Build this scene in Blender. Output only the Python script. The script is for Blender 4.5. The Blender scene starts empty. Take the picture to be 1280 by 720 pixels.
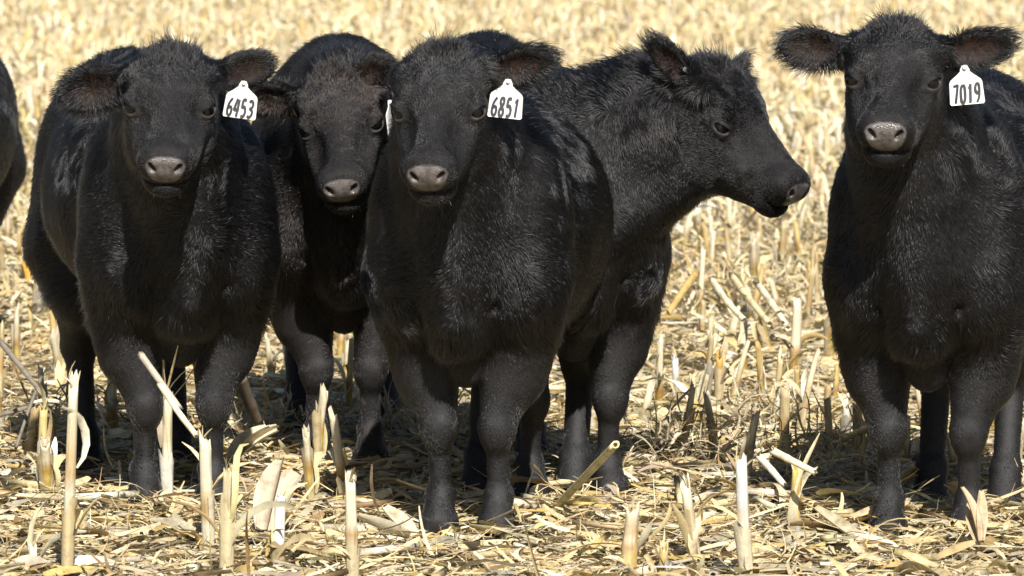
import bpy, math, numpy as np
from mathutils import Vector, Matrix
R = math.radians
SC = bpy.context.scene
COL = SC.collection

# ------------------------------------------------------------------ camera, world, sun, exposure
CAM_H, FPX, PITCH = 1.70, 7600.0, R(4.47)
cam_d = bpy.data.cameras.new('camera'); cam = bpy.data.objects.new('camera', cam_d); COL.objects.link(cam)
cam.location = (0, 0, CAM_H); cam.rotation_euler = (R(90) - PITCH, 0, 0)
cam_d.sensor_width = 36.0; cam_d.lens = 36.0 * FPX / 1280.0
cam_d.clip_start = 0.1; cam_d.clip_end = 3000
cam_d.dof.use_dof = True; cam_d.dof.focus_distance = 14.6; cam_d.dof.aperture_fstop = 10.5
SC.camera = cam

SUN_EL, SUN_AZ = R(40), R(9)          # azimuth measured from behind the camera towards the right
tosun = Vector((math.sin(SUN_AZ) * math.cos(SUN_EL), -math.cos(SUN_AZ) * math.cos(SUN_EL), math.sin(SUN_EL)))
w = bpy.data.worlds.new("World"); SC.world = w; w.use_nodes = True
nt = w.node_tree; bg = nt.nodes['Background']
sky = nt.nodes.new('ShaderNodeTexSky'); sky.sky_type = 'NISHITA'; sky.sun_disc = False
sky.sun_elevation = SUN_EL; sky.sun_rotation = math.atan2(tosun.x, tosun.y); sky.dust_density = 1.0
nt.links.new(sky.outputs[0], bg.inputs[0]); bg.inputs[1].default_value = 0.045
sd = bpy.data.lights.new('sun', 'SUN'); sd.energy = 5.0; sd.angle = R(0.5); sd.color = (1.0, 0.955, 0.89)
sun = bpy.data.objects.new('sun', sd); COL.objects.link(sun)
sun.rotation_euler = (-tosun).to_track_quat('-Z', 'Y').to_euler()
vs = SC.view_settings
vs.view_transform = 'Standard'; vs.look = 'None'; vs.exposure = 0.72; vs.gamma = 1.0; vs.use_curve_mapping = False
SC.cycles.max_bounces = 6; SC.cycles.diffuse_bounces = 1; SC.cycles.glossy_bounces = 3
SC.cycles.transmission_bounces = 4; SC.cycles.transparent_max_bounces = 4
try:
    SC.cycles_curves.shape = 'RIBBONS'; SC.cycles_curves.subdivisions = 2
except Exception: pass

def ray(px, py):
    dx, dy = (px - 640) / FPX, (360 - py) / FPX
    c, s = math.cos(PITCH), math.sin(PITCH)
    return dx, c + dy * s, -s + dy * c
def at(px, py, Y):
    d = ray(px, py); t = Y / d[1]
    return np.array([d[0] * t, Y, CAM_H + d[2] * t])
def ground_at(px, py):
    d = ray(px, py); t = CAM_H / -d[2]
    return np.array([d[0] * t, d[1] * t, 0.0])

# ------------------------------------------------------------------ tagging and mesh helpers
def tag(o, label=None, cat=None, group=None, kind=None):
    if label: o['label'] = label
    if cat: o['category'] = cat
    if group: o['group'] = group
    if kind: o['kind'] = kind
    return o
def np_mesh(name, V, F, mats, smooth=True, col=None, colname='tint'):
    V = np.asarray(V, np.float32); F = np.asarray(F, np.int32)
    me = bpy.data.meshes.new(name); n = F.shape[1]
    me.vertices.add(len(V)); me.vertices.foreach_set('co', V.ravel())
    me.loops.add(F.size); me.loops.foreach_set('vertex_index', F.ravel())
    me.polygons.add(len(F))
    me.polygons.foreach_set('loop_start', np.arange(0, F.size, n, dtype=np.int32))
    me.polygons.foreach_set('loop_total', np.full(len(F), n, np.int32))
    me.polygons.foreach_set('use_smooth', np.full(len(F), smooth, bool))
    if col is not None:
        a = me.color_attributes.new(colname, 'FLOAT_COLOR', 'POINT')
        c = np.ones((len(V), 4), np.float32); c[:, :3] = col
        a.data.foreach_set('color', c.ravel())
    me.update(calc_edges=True)
    for m in (mats if isinstance(mats, (list, tuple)) else [mats]): me.materials.append(m)
    return me
def obj(name, me, parent=None):
    o = bpy.data.objects.new(name, me); COL.objects.link(o)
    if parent: o.parent = parent
    return o

# ------------------------------------------------------------------ materials
def mat(name):
    m = bpy.data.materials.new(name); m.use_nodes = True
    return m, m.node_tree, m.node_tree.nodes['Principled BSDF']
def N(nt, t, **k):
    n = nt.nodes.new(t)
    for a, b in k.items(): setattr(n, a, b)
    return n
def noise(nt, scale, detail=4, vec=None, rough=0.5):
    n = N(nt, 'ShaderNodeTexNoise'); n.inputs['Scale'].default_value = scale
    n.inputs['Detail'].default_value = detail; n.inputs['Roughness'].default_value = rough
    if vec: nt.links.new(vec, n.inputs['Vector'])
    return n
def ramp(nt, fac, stops):
    r = N(nt, 'ShaderNodeValToRGB'); e = r.color_ramp.elements
    while len(e) < len(stops): e.new(0.5)
    for i, (p, c) in enumerate(stops): e[i].position = p; e[i].color = (*c, 1)
    nt.links.new(fac, r.inputs[0]); return r

def make_hide():
    m, nt, b = mat('calf_hide')
    a = N(nt, 'ShaderNodeVertexColor'); a.layer_name = 'tint'
    sep = N(nt, 'ShaderNodeSeparateColor'); nt.links.new(a.outputs[0], sep.inputs[0])
    tc = N(nt, 'ShaderNodeTexCoord')
    n1 = noise(nt, 60, 5, tc.outputs['Object'])
    r0 = ramp(nt, n1.outputs[0], [(0.3, (0.006, 0.006, 0.007)), (0.7, (0.014, 0.013, 0.013))])
    rn = ramp(nt, n1.outputs[0], [(0.3, (0.045, 0.039, 0.038)), (0.62, (0.135, 0.119, 0.113))])
    re = ramp(nt, n1.outputs[0], [(0.35, (0.010, 0.007, 0.006)), (0.8, (0.034, 0.018, 0.012))])
    m1 = N(nt, 'ShaderNodeMix', data_type='RGBA'); nt.links.new(sep.outputs[0], m1.inputs[0])
    nt.links.new(r0.outputs[0], m1.inputs[6]); nt.links.new(rn.outputs[0], m1.inputs[7])
    m2 = N(nt, 'ShaderNodeMix', data_type='RGBA'); nt.links.new(sep.outputs[1], m2.inputs[0])
    nt.links.new(m1.outputs[2], m2.inputs[6]); nt.links.new(re.outputs[0], m2.inputs[7])
    nt.links.new(m2.outputs[2], b.inputs['Base Color'])
    mr = N(nt, 'ShaderNodeMapRange'); nt.links.new(sep.outputs[0], mr.inputs[0])
    mr.inputs[3].default_value = 0.62; mr.inputs[4].default_value = 0.30
    nt.links.new(mr.outputs[0], b.inputs['Roughness'])
    ms_ = N(nt, 'ShaderNodeMapRange'); nt.links.new(sep.outputs[0], ms_.inputs[0]); ms_.inputs[3].default_value = 0.16; ms_.inputs[4].default_value = 0.5
    ad_ = N(nt, 'ShaderNodeMath', operation='MULTIPLY_ADD'); nt.links.new(sep.outputs[2], ad_.inputs[0]); ad_.inputs[1].default_value = 0.22; nt.links.new(ms_.outputs[0], ad_.inputs[2])
    nt.links.new(ad_.outputs[0], b.inputs['Specular IOR Level'])
    v = N(nt, 'ShaderNodeTexVoronoi'); v.inputs['Scale'].default_value = 330; nt.links.new(tc.outputs['Object'], v.inputs[0])
    mp = N(nt, 'ShaderNodeMapping'); nt.links.new(tc.outputs['Object'], mp.inputs[0]); mp.inputs['Scale'].default_value = (1, 1, .12)
    nh = noise(nt, 420, 3, mp.outputs[0], .7); mh = N(nt, 'ShaderNodeMix'); nt.links.new(sep.outputs[0], mh.inputs[0])
    nt.links.new(nh.outputs[0], mh.inputs[2]); nt.links.new(v.outputs[0], mh.inputs[3])
    bp = N(nt, 'ShaderNodeBump'); bp.inputs['Strength'].default_value = 0.55; bp.inputs['Distance'].default_value = 0.0022
    nt.links.new(mh.outputs[0], bp.inputs['Height']); nt.links.new(bp.outputs[0], b.inputs['Normal'])
    return m
def make_hair(name, c, rough=0.34, c2=None):
    m = bpy.data.materials.new(name); m.use_nodes = True; nt = m.node_tree
    nt.nodes.remove(nt.nodes['Principled BSDF'])
    h = N(nt, 'ShaderNodeBsdfHairPrincipled'); h.parametrization = 'COLOR'
    h.inputs['Color'].default_value = (*c, 1)
    if c2:
        tc = N(nt, 'ShaderNodeTexCoord'); n = noise(nt, 9, 4, tc.outputs['Object'], 0.6)
        r = ramp(nt, n.outputs[0], [(0.45, c), (0.68, c2)]); nt.links.new(r.outputs[0], h.inputs['Color'])
    h.inputs['Roughness'].default_value = rough
    h.inputs['Radial Roughness'].default_value = 0.5
    h.inputs['Random Roughness'].default_value = 0.3
    h.inputs['IOR'].default_value = 1.52
    nt.links.new(h.outputs[0], nt.nodes['Material Output'].inputs[0])
    return m
HIDE = make_hide()
HAIR = make_hair('calf_coat_hair', (0.0035, 0.0036, 0.0042), .30, (0.0105, 0.0092, 0.0090))
HAIR_BR = make_hair('calf_coat_hair_brownish', (0.0050, 0.0042, 0.0042), .30, (0.018, 0.011, 0.008))
def plain(name, c, rough, spec=0.5, bump=0, cvar=0.15, scale=40):
    m, nt, b = mat(name); tc = N(nt, 'ShaderNodeTexCoord')
    n = noise(nt, scale, 4, tc.outputs['Object'])
    r = ramp(nt, n.outputs[0], [(0.3, tuple(x * (1 - cvar) for x in c)), (0.7, tuple(min(1, x * (1 + cvar)) for x in c))])
    nt.links.new(r.outputs[0], b.inputs['Base Color']); b.inputs['Roughness'].default_value = rough
    b.inputs['Specular IOR Level'].default_value = spec
    if bump:
        bp = N(nt, 'ShaderNodeBump'); bp.inputs['Strength'].default_value = bump; bp.inputs['Distance'].default_value = 0.003
        nt.links.new(n.outputs[0], bp.inputs['Height']); nt.links.new(bp.outputs[0], b.inputs['Normal'])
    return m
EYE = plain('wet_eye', (0.0035, 0.0028, 0.003), 0.05, 0.5, cvar=0.3, scale=90)
TAGW = plain('tag_plastic', (0.62, 0.62, 0.57), 0.40, 0.5, bump=.15, cvar=0.22, scale=30)
INK = plain('tag_ink', (0.018, 0.018, 0.03), 0.5, 0.4)
METAL = plain('stud_white', (0.7, 0.72, 0.72), 0.25, 0.6)

def make_straw(name='corn_straw', stretch=None, ns=35):
    m, nt, b = mat(name)
    a = N(nt, 'ShaderNodeVertexColor'); a.layer_name = 'tint'
    tc = N(nt, 'ShaderNodeTexCoord')
    vec = tc.outputs['Object']
    if stretch:
        mp = N(nt, 'ShaderNodeMapping'); nt.links.new(vec, mp.inputs[0]); mp.inputs['Scale'].default_value = stretch; vec = mp.outputs[0]
    n = noise(nt, ns, 5, vec, 0.65)
    r = ramp(nt, n.outputs[0], [(0.28, (0.55, 0.50, 0.45)), (0.5, (0.98, 0.98, 0.98)), (0.75, (1.12, 1.1, 1.04))])
    mx = N(nt, 'ShaderNodeMix', data_type='RGBA', blend_type='MULTIPLY'); mx.inputs[0].default_value = 1
    nt.links.new(a.outputs[0], mx.inputs[6]); nt.links.new(r.outputs[0], mx.inputs[7])
    nt.links.new(mx.outputs[2], b.inputs['Base Color'])
    b.inputs['Roughness'].default_value = 0.55; b.inputs['Specular IOR Level'].default_value = 0.35
    tr = N(nt, 'ShaderNodeBsdfTranslucent'); nt.links.new(mx.outputs[2], tr.inputs[0])
    ms = N(nt, 'ShaderNodeMixShader'); ms.inputs[0].default_value = 0.12
    nt.links.new(b.outputs[0], ms.inputs[1]); nt.links.new(tr.outputs[0], ms.inputs[2])
    nt.links.new(ms.outputs[0], nt.nodes['Material Output'].inputs[0])
    n2 = noise(nt, 140, 3, tc.outputs['Object'])
    bp = N(nt, 'ShaderNodeBump'); bp.inputs['Strength'].default_value = 0.4; bp.inputs['Distance'].default_value = 0.002
    nt.links.new(n2.outputs[0], bp.inputs['Height']); nt.links.new(bp.outputs[0], b.inputs['Normal'])
    return m
STRAW = make_straw()
STEM = make_straw('corn_stem_rind', (1, 1, .07), 160)
def make_soil():
    m, nt, b = mat('stubble_soil'); tc = N(nt, 'ShaderNodeTexCoord')
    n = noise(nt, 22, 8, tc.outputs['Object'], 0.75); n2 = noise(nt, 1.2, 3, tc.outputs['Object'])
    r = ramp(nt, n.outputs[0], [(0.33, (0.06, 0.043, 0.03)), (0.46, (0.20, 0.15, 0.09)), (0.6, (0.46, 0.38, 0.22)), (0.72, (0.56, 0.50, 0.34))])
    nt.links.new(r.outputs[0], b.inputs['Base Color']); b.inputs['Roughness'].default_value = 0.9
    bp = N(nt, 'ShaderNodeBump'); bp.inputs['Strength'].default_value = 0.8; bp.inputs['Distance'].default_value = 0.02
    nt.links.new(n.outputs[0], bp.inputs['Height']); nt.links.new(bp.outputs[0], b.inputs['Normal'])
    return m
SOIL = make_soil()

# ------------------------------------------------------------------ ground (one sheet to the horizon, gently uneven near the herd)
rng = np.random.default_rng(11)
def gz(x, y):
    return 0.010 * np.sin(x * 2.9 + 0.7 * np.sin(y * 1.7)) + 0.012 * np.sin(y * 8.27 + 0.6 * np.sin(x * 1.3)) * 0.6 + 0.008 * np.sin(x * 7.1 + y * 5.3) - 0.006
gx = np.concatenate([[-1500, -400, -120, -50, -25], np.linspace(-14, 14, 141), [25, 50, 120, 400, 1500]])
gy = np.concatenate([[-600, -100, -20, 0, 6], np.linspace(10, 90, 401), [105, 140, 220, 500, 2500]])
GX, GY = np.meshgrid(gx, gy, indexing='ij')
fade = np.clip((40 - np.abs(GY - 45)) / 10, 0, 1) * np.clip((14 - np.abs(GX)) / 2, 0, 1)
GZ = gz(GX, GY) * fade
idx = np.arange(GX.size).reshape(GX.shape)
F = np.stack([idx[:-1, :-1], idx[1:, :-1], idx[1:, 1:], idx[:-1, 1:]], -1).reshape(-1, 4)
g = obj('ground', np_mesh('ground', np.stack([GX, GY, GZ], -1).reshape(-1, 3), F, SOIL))
tag(g, 'pale stubble field ground covered with corn residue', 'ground', kind='structure')

# ------------------------------------------------------------------ corn residue
PAL = np.array([[0.70, 0.58, 0.36], [0.78, 0.69, 0.49], [0.62, 0.50, 0.28], [0.62, 0.46, 0.19], [0.52, 0.47, 0.37],
                [0.36, 0.25, 0.13], [0.84, 0.80, 0.68], [0.66, 0.56, 0.34], [0.42, 0.38, 0.31]])
PW = np.array([0.20, 0.19, 0.15, 0.06, 0.11, 0.06, 0.09, 0.10, 0.04]); PW = PW / PW.sum()
PWF = np.array([0.28, 0.32, 0.10, 0.03, 0.02, 0.0, 0.15, 0.10, 0.0]); PWF = PWF / PWF.sum()
PWN = np.array([0.2, 0.14, 0.2, 0.05, 0.12, 0.10, 0.04, 0.12, 0.03]); PWN = PWN / PWN.sum()
def pick_cols(n, rg, w=PW):
    c = np.array([.88, .85, .765]) * (1.12 if w is PWF else 1) * PAL[rg.choice(len(PAL), n, p=w)]
    return np.clip(c * rg.uniform(0.8, 1.15, (n, 1)) * (1 + rg.normal(0, 0.03, (n, 3))), 0.02, 0.95)
def strips(pos, head, pitch, L, W, curlv, curlh, fold, twist, cols, ns=5, taper=0.5, roll=0.9):
    """ribbons: centre line with ns points, three verts across; all inputs per piece"""
    n = len(pos); t = np.linspace(0, 1, ns)
    h = head[:, None] + curlh[:, None] * (t[None] - 0.5)
    p = pitch[:, None] + curlv[:, None] * (t[None] - 0.5)
    d = np.stack([np.cos(h) * np.cos(p), np.sin(h) * np.cos(p), np.sin(p)], -1)
    seg = d * (L[:, None, None] / (ns - 1))
    c = np.cumsum(seg, 1); c = c - c[:, :1]
    P = pos[:, None] + c
    side0 = np.stack([-np.sin(h), np.cos(h), np.zeros_like(h)], -1)
    up = np.cross(d, side0)
    tw = twist[:, None] * (t[None] - 0.3) + fold[:, None] * 0
    tw = tw + rng.uniform(-roll, roll, (n, 1))
    side = side0 * np.cos(tw)[..., None] + up * np.sin(tw)[..., None]
    nrm = np.cross(d, side)
    wt = W[:, None] * (1 - taper * np.abs(2 * t[None] - 0.9) ** 2)
    wt = np.clip(wt, 0.0008, None)
    l = P + side * wt[..., None] * 0.5 + nrm * (fold[:, None] * wt)[..., None]
    r = P - side * wt[..., None] * 0.5 + nrm * (fold[:, None] * wt)[..., None]
    V = np.stack([l, P, r], 2).reshape(-1, 3)
    base = (np.arange(n) * ns * 3)[:, None, None]
    i = np.arange(ns - 1)[None, :, None] * 3; k = np.arange(2)[None, None, :]
    a = base + i + k
    F = np.stack([a, a + 1, a + 4, a + 3], -1).reshape(-1, 4)
    C = np.repeat(cols, ns * 3, 0)
    C = C * (1 + 0.12 * np.sin(np.tile(np.repeat(t, 3), n) * 9 + np.repeat(rng.uniform(0, 6, n), ns * 3)))[:, None]
    return V, F, C
def tubes(A, B, ra, rb, cols, nside=7, hollow=True):
    n = len(A); d = B - A; d = d / np.linalg.norm(d, axis=1, keepdims=True)
    ref = np.where(np.abs(d[:, 2:3]) > 0.9, np.array([[1., 0, 0]]), np.array([[0, 0, 1.]]))
    u = np.cross(d, ref); u /= np.linalg.norm(u, axis=1, keepdims=True); v = np.cross(d, u)
    th = np.arange(nside) * 2 * np.pi / nside
    ring = u[:, None] * np.cos(th)[None, :, None] + v[:, None] * np.sin(th)[None, :, None]
    P0 = A[:, None] + ring * ra[:, None, None]; P1 = B[:, None] + ring * rb[:, None, None]
    P2 = B[:, None] - d[:, None] * 0.006 + ring * rb[:, None, None] * 0.72
    P3 = A[:, None] + d[:, None] * 0.004 + ring * ra[:, None, None] * 0.6
    V = np.stack([P3, P0, P1, P2], 1).reshape(-1, 3)
    base = (np.arange(n) * 4 * nside)[:, None, None]
    k = np.arange(nside)[None, None, :]; k2 = (k + 1) % nside; lay = np.arange(3)[None, :, None] * nside
    F = np.stack([base + lay + k, base + lay + k2, base + lay + nside + k2, base + lay + nside + k], -1).reshape(-1, 4)
    C = np.repeat(cols, 4 * nside, 0)
    return V, F, C
def polytube(P, rad, col, nside=10):
    P = np.asarray(P, float); n = len(P); T = np.gradient(P, axis=0); T /= np.linalg.norm(T, axis=1, keepdims=True)
    ref = np.array([0, 0, 1.]) if abs(T[0, 2]) < .8 else np.array([1., 0, 0])
    u = np.cross(T, ref); u /= np.linalg.norm(u, axis=1, keepdims=True); v = np.cross(T, u)
    th = np.arange(nside) * 2 * np.pi / nside; rad = np.asarray(rad)
    ring = lambda i, s: P[i] + (u[i] * np.cos(th)[:, None] + v[i] * np.sin(th)[:, None]) * rad[i] * s
    jag = rng.uniform(-1, 1, (2, nside, 1)) * rad[0] * .8
    V = [ring(0, .6) + T[0] * .006, ring(0, 1) + T[0] * jag[0]] + [ring(i, 1) for i in range(1, n - 1)] + [ring(n - 1, 1) + T[-1] * jag[1], ring(n - 1, .6) - T[-1] * .008]
    k = np.arange(nside); k2 = (k + 1) % nside
    F = np.concatenate([np.stack([i * nside + k, i * nside + k2, (i + 1) * nside + k2, (i + 1) * nside + k], -1) for i in range(len(V) - 1)])
    C = np.repeat(col, nside, 0) * (1 + .1 * np.sin(np.tile(th, len(V)) * 3))[:, None]
    return np.concatenate(V), F, np.clip(C, .01, .95)
class Bag:
    def __init__(s): s.V, s.F, s.C, s.n = [], [], [], 0
    def add(s, vfc):
        V, F, C = vfc; s.V.append(V); s.F.append(F + s.n); s.C.append(C); s.n += len(V)
    def mesh(s, name, m=STRAW, smooth=True):
        return np_mesh(name, np.concatenate(s.V), np.concatenate(s.F), m, smooth, np.concatenate(s.C))
def scatter(y0, y1, hw0, hw1, dens):
    area = (hw0 + hw1) * (y1 - y0); n = int(area * dens)
    y = rng.uniform(y0, y1, int(n * 1.6)); x = rng.uniform(-1, 1, len(y)) * max(hw0, hw1)
    hw = hw0 + (hw1 - hw0) * (y - y0) / (y1 - y0)
    k = np.abs(x) < hw; x, y = x[k][:n], y[k][:n]
    return x, y
def U(a, b, n): return rng.uniform(a, b, n)

litter = Bag()
def leafy(y0, y1, a, b, dens, Lr, Wr, zmax, ns, flat=0.10, wcol=PW, roll=.5, cv=.4):
    x, y = scatter(y0, y1, a, b, dens); n = len(x)
    z = gz(x, y) + 0.004 + zmax * rng.uniform(0, 1, n) ** 1.6
    L = rng.uniform(*Lr, n) * rng.uniform(0.5, 1, n); W = rng.uniform(*Wr, n)
    litter.add(strips(np.stack([x, y, z], -1), U(0, 2 * np.pi, n), rng.normal(0.03, flat, n), L, W,
        rng.normal(0, cv, n), rng.normal(0, 0.8, n), U(-0.35, 0.35, n), rng.normal(0, .8, n), pick_cols(n, rng, wcol), ns, roll=roll))
# close to the herd
leafy(12.4, 20, 2.1, 2.6, 900, (0.05, 0.26), (0.004, 0.018), 0.040, 6)
leafy(12.4, 20, 2.1, 2.6, 1500, (0.02, 0.10), (0.003, 0.011), 0.035, 4, 0.16)
leafy(12.4, 20, 2.1, 2.6, 800, (0.05, 0.22), (0.0015, 0.004), 0.050, 5, 0.2, PW, .8, .9)
leafy(12.4, 20, 2.1, 2.6, 150, (0.09, 0.24), (0.020, 0.045), 0.042, 8, 0.10, PWN, .35)
leafy(12.4, 17, 2.1, 2.4, 60, (0.08, 0.26), (0.003, 0.012), 0.06, 9, 0.4, PWN, .9, 1.2)
leafy(20, 32, 2.6, 4.2, 700, (0.04, 0.20), (0.007, 0.020), 0.06, 4, 0.4)
leafy(20, 32, 2.6, 4.2, 200, (0.05, 0.2), (0.004, 0.010), 0.07, 4, 0.5)
leafy(32, 62, 4.2, 8.0, 330, (0.05, 0.20), (0.010, 0.026), 0.08, 3, 0.5, PWF)
leafy(62, 95, 8.0, 10.0, 60, (0.12, 0.35), (0.03, 0.06), 0.09, 3, 0.5)
# broken lengths of stem lying about
x, y = scatter(12.4, 24, 2.2, 3.0, 55); n = len(x)
h = U(0, 6.28, n); Ls = U(0.04, 0.2, n); p = rng.normal(0, 0.12, n); z = gz(x, y) + U(0.01, 0.045, n)
A = np.stack([x, y, z], -1); B = A + np.stack([np.cos(h) * Ls, np.sin(h) * Ls, np.sin(p) * Ls], -1)
rr = U(0.005, 0.011, n); litter.add(tubes(A, B, rr, rr * U(0.8, 1, n), pick_cols(n, rng)))
lo = obj('crop_litter', litter.mesh('crop_litter'))
tag(lo, 'dry shredded corn leaves and broken stems covering the field', 'crop residue', kind='stuff')

# ------------------------------------------------------------------ standing corn stubs
def stem_geo(H, r, rg, bend=0.0, split=True):
    """one cut stem standing at the origin: nodes, ragged slanted hollow top"""
    ns, m = 12, 12; t = np.linspace(0, 1, ns); th = np.arange(m) * 2 * np.pi / m
    slope = rg.uniform(-1, 1); dirn = rg.uniform(0, 6.28); node = rg.uniform(0.35, 0.6)
    V, C = [], []; base = PAL[rg.choice([0, 1, 2, 3, 7])] * rg.uniform(0.60, 0.84); spot = rg.uniform(.1, .9); skew = rg.uniform(-1, 1)
    jag = rg.uniform(-1, 1, m); two = rg.random() < .4; GOLD = np.array([.50, .38, .11])
    for ti in t:
        z = ti * H; cx = bend * (ti ** 2) * H
        rad = r * (1.08 - 0.22 * ti) * (1 + 0.16 * math.exp(-((ti - node) / 0.022) ** 2) + 0.16 * math.exp(-((ti - 0.08) / 0.03) ** 2))
        zz = z + (ti ** 6) * (slope * r * np.cos(th - dirn) * 1.6 + jag * r * 0.9)
        V.append(np.stack([cx + rad * np.cos(th) * 1.06, rad * np.sin(th) * 0.94, zz], -1))
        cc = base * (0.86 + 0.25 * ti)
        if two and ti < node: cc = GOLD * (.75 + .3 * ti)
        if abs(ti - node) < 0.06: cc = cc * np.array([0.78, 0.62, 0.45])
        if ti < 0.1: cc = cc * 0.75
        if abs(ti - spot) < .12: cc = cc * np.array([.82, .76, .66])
        C.append(np.repeat(cc[None], m, 0) * (1 + 0.12 * np.sin(th * 2 + dirn + skew * ti * 3))[:, None])
    top = V[-1].copy(); ctr = top.mean(0)
    inn = ctr + (top - ctr) * 0.75; inn[:, 2] -= r * 0.4; V.append(inn); C.append(np.repeat((base * 1.05)[None], m, 0))
    deep = ctr + (top - ctr) * 0.6; deep[:, 2] = ctr[2] - r * 1.6; V.append(deep); C.append(np.repeat((base * 0.8)[None], m, 0))
    k = np.arange(m); k2 = (k + 1) % m; F = []
    for i in range(len(V) - 1): F.append(np.stack([i * m + k, i * m + k2, (i + 1) * m + k2, (i + 1) * m + k], -1))
    return np.concatenate(V), np.concatenate(F), np.clip(np.concatenate(C), 0.02, 0.95)
def sheath_geo(H, r, rg, n=3, long=1.0):
    pos = np.stack([rg.uniform(-1, 1, n) * r, rg.uniform(-1, 1, n) * r, rg.uniform(0.02, 0.6, n) * H], -1)
    hd = rg.uniform(0, 6.28, n)
    return strips(pos, hd, rg.uniform(0.5, 1.5, n), rg.uniform(0.08, 0.22, n) * long, rg.uniform(0.008, 0.026, n),
                  -rg.uniform(0.2, 2.6, n), rg.normal(0, 0.7, n), rg.uniform(0.15, 0.4, n), rg.normal(0, 1.5, n), pick_cols(n, rg), 7, 0.7)
def wrap_geo(H, r, rg):
    """a dry sheath clasping the lower stem, open on one side, its rim torn"""
    n, k = 8, 9; t = np.linspace(0, 1, n); h = H * rg.uniform(.35, .8); a0 = rg.uniform(0, 6.28); span = rg.uniform(2.6, 4.6)
    th = a0 + np.linspace(0, span, k); jag = rg.uniform(-1, .6, k) * .18
    V = np.stack([np.stack([(r * (1.14 + .35 * ti ** 3) + .0008) * np.cos(th), (r * (1.14 + .35 * ti ** 3) + .0008) * np.sin(th), h * (ti + ti ** 4 * jag)], -1) for ti in t])
    idx = np.arange(n * k).reshape(n, k)
    F = np.stack([idx[:-1, :-1], idx[:-1, 1:], idx[1:, 1:], idx[1:, :-1]], -1).reshape(-1, 4)
    c = PAL[rg.choice([1, 2, 4, 6, 7])] * rg.uniform(.55, .82)
    return V.reshape(-1, 3), F, np.clip(c[None] * (1 + .14 * np.sin(np.tile(th * 7, n)))[:, None], .02, .9)
def bag_mesh(name, parts):
    b = Bag()
    for p_ in parts: b.add(p_)
    return b.mesh(name, STEM if name.endswith('stem') else STRAW)
protos = []
for i in range(9):
    rg = np.random.default_rng(100 + i); H = 0.24; r = rg.uniform(0.0085, 0.0125)
    protos.append((bag_mesh('corn_stub_stem', [stem_geo(H, r, rg, rg.uniform(-0.1, 0.1))]),
                   bag_mesh('leaf_sheath', [sheath_geo(H, r, rg, int(rg.integers(2, 5))), wrap_geo(H, r, rg)])))
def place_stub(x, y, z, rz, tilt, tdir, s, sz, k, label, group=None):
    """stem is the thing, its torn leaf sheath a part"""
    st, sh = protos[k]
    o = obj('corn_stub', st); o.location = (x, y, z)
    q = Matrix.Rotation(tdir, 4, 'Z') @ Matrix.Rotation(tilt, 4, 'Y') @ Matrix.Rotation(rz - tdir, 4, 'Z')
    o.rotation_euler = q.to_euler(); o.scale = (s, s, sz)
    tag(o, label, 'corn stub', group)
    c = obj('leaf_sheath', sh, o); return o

CALVES = {}   # filled below; footprints used to keep stubs clear of the animals
FEET = [(-0.82, 14.85), (-0.1, 14.3), (-0.44, 15.8), (0.14, 15.0), (0.98, 14.2), (-1.75, 18.3)]
def clear_of_calves(x, y):
    for fx, fy in FEET:
        if abs(x - fx) < 0.27 and -0.2 < y - fy < 1.15: return False
    return True
cand = []
rg = np.random.default_rng(5)
row = 0; Y = 14.9
while Y < 94:
    hwid = 0.0842 * Y * 1.35 + 0.3
    X = -hwid + rg.uniform(0, 0.2)
    while X < hwid:
        if rg.random() < 0.88:
            x_, y_ = X, Y + rg.normal(0, 0.05) + 0.018 * X
            if clear_of_calves(x_, y_): cand.append((x_, y_))
        X += rg.uniform(0.06, 0.19)
    Y += 0.76
cand = np.array(cand)
vis = np.abs(cand[:, 0]) < 0.0842 * cand[:, 1] * 1.04
order = np.argsort(cand[:, 1] + np.where(vis, 0, 1e4))
near_i = order[:255]; rest_i = np.setdiff1d(np.arange(len(cand)), near_i)
for q, i in enumerate(near_i):
    x_, y_ = cand[i]; s_ = rg.uniform(0.75, 1.3)
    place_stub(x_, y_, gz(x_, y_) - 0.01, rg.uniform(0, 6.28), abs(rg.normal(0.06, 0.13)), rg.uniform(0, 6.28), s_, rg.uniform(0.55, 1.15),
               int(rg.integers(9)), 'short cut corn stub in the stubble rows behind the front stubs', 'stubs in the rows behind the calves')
far = Bag()
m = len(rest_i); cx, cy = cand[rest_i, 0], cand[rest_i, 1]
A = np.stack([cx, cy, gz(cx, cy) - 0.01], -1); tl = rng.normal(0, 0.16, (m, 2)); Hh = U(0.12, 0.27, m)
B = A + np.stack([tl[:, 0] * Hh, tl[:, 1] * Hh, Hh], -1); rr = U(0.010, 0.014, m)
far.add(tubes(A, B, rr, rr * 0.85, pick_cols(m, rng, np.array([.25, .3, .12, .06, .05, 0, .15, .07, 0])), 5))
for rep in range(4):
    P = A + (B - A) * U(0, 0.8, (m))[:, None]
    far.add(strips(P, U(0, 6.28, m), U(0.2, 1.5, m), U(0.08, 0.2, m), U(0.010, 0.022, m), -U(0.1, 2.2, m), rng.normal(0, 0.7, m),
                   U(0.1, 0.3, m), rng.normal(0, 1, m), pick_cols(m, rng, PWF), 4))
fo = obj('distant_stubble', far.mesh('distant_stubble'))
tag(fo, 'countless pale corn stubs fading across the far field', 'stubble', kind='stuff')

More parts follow.
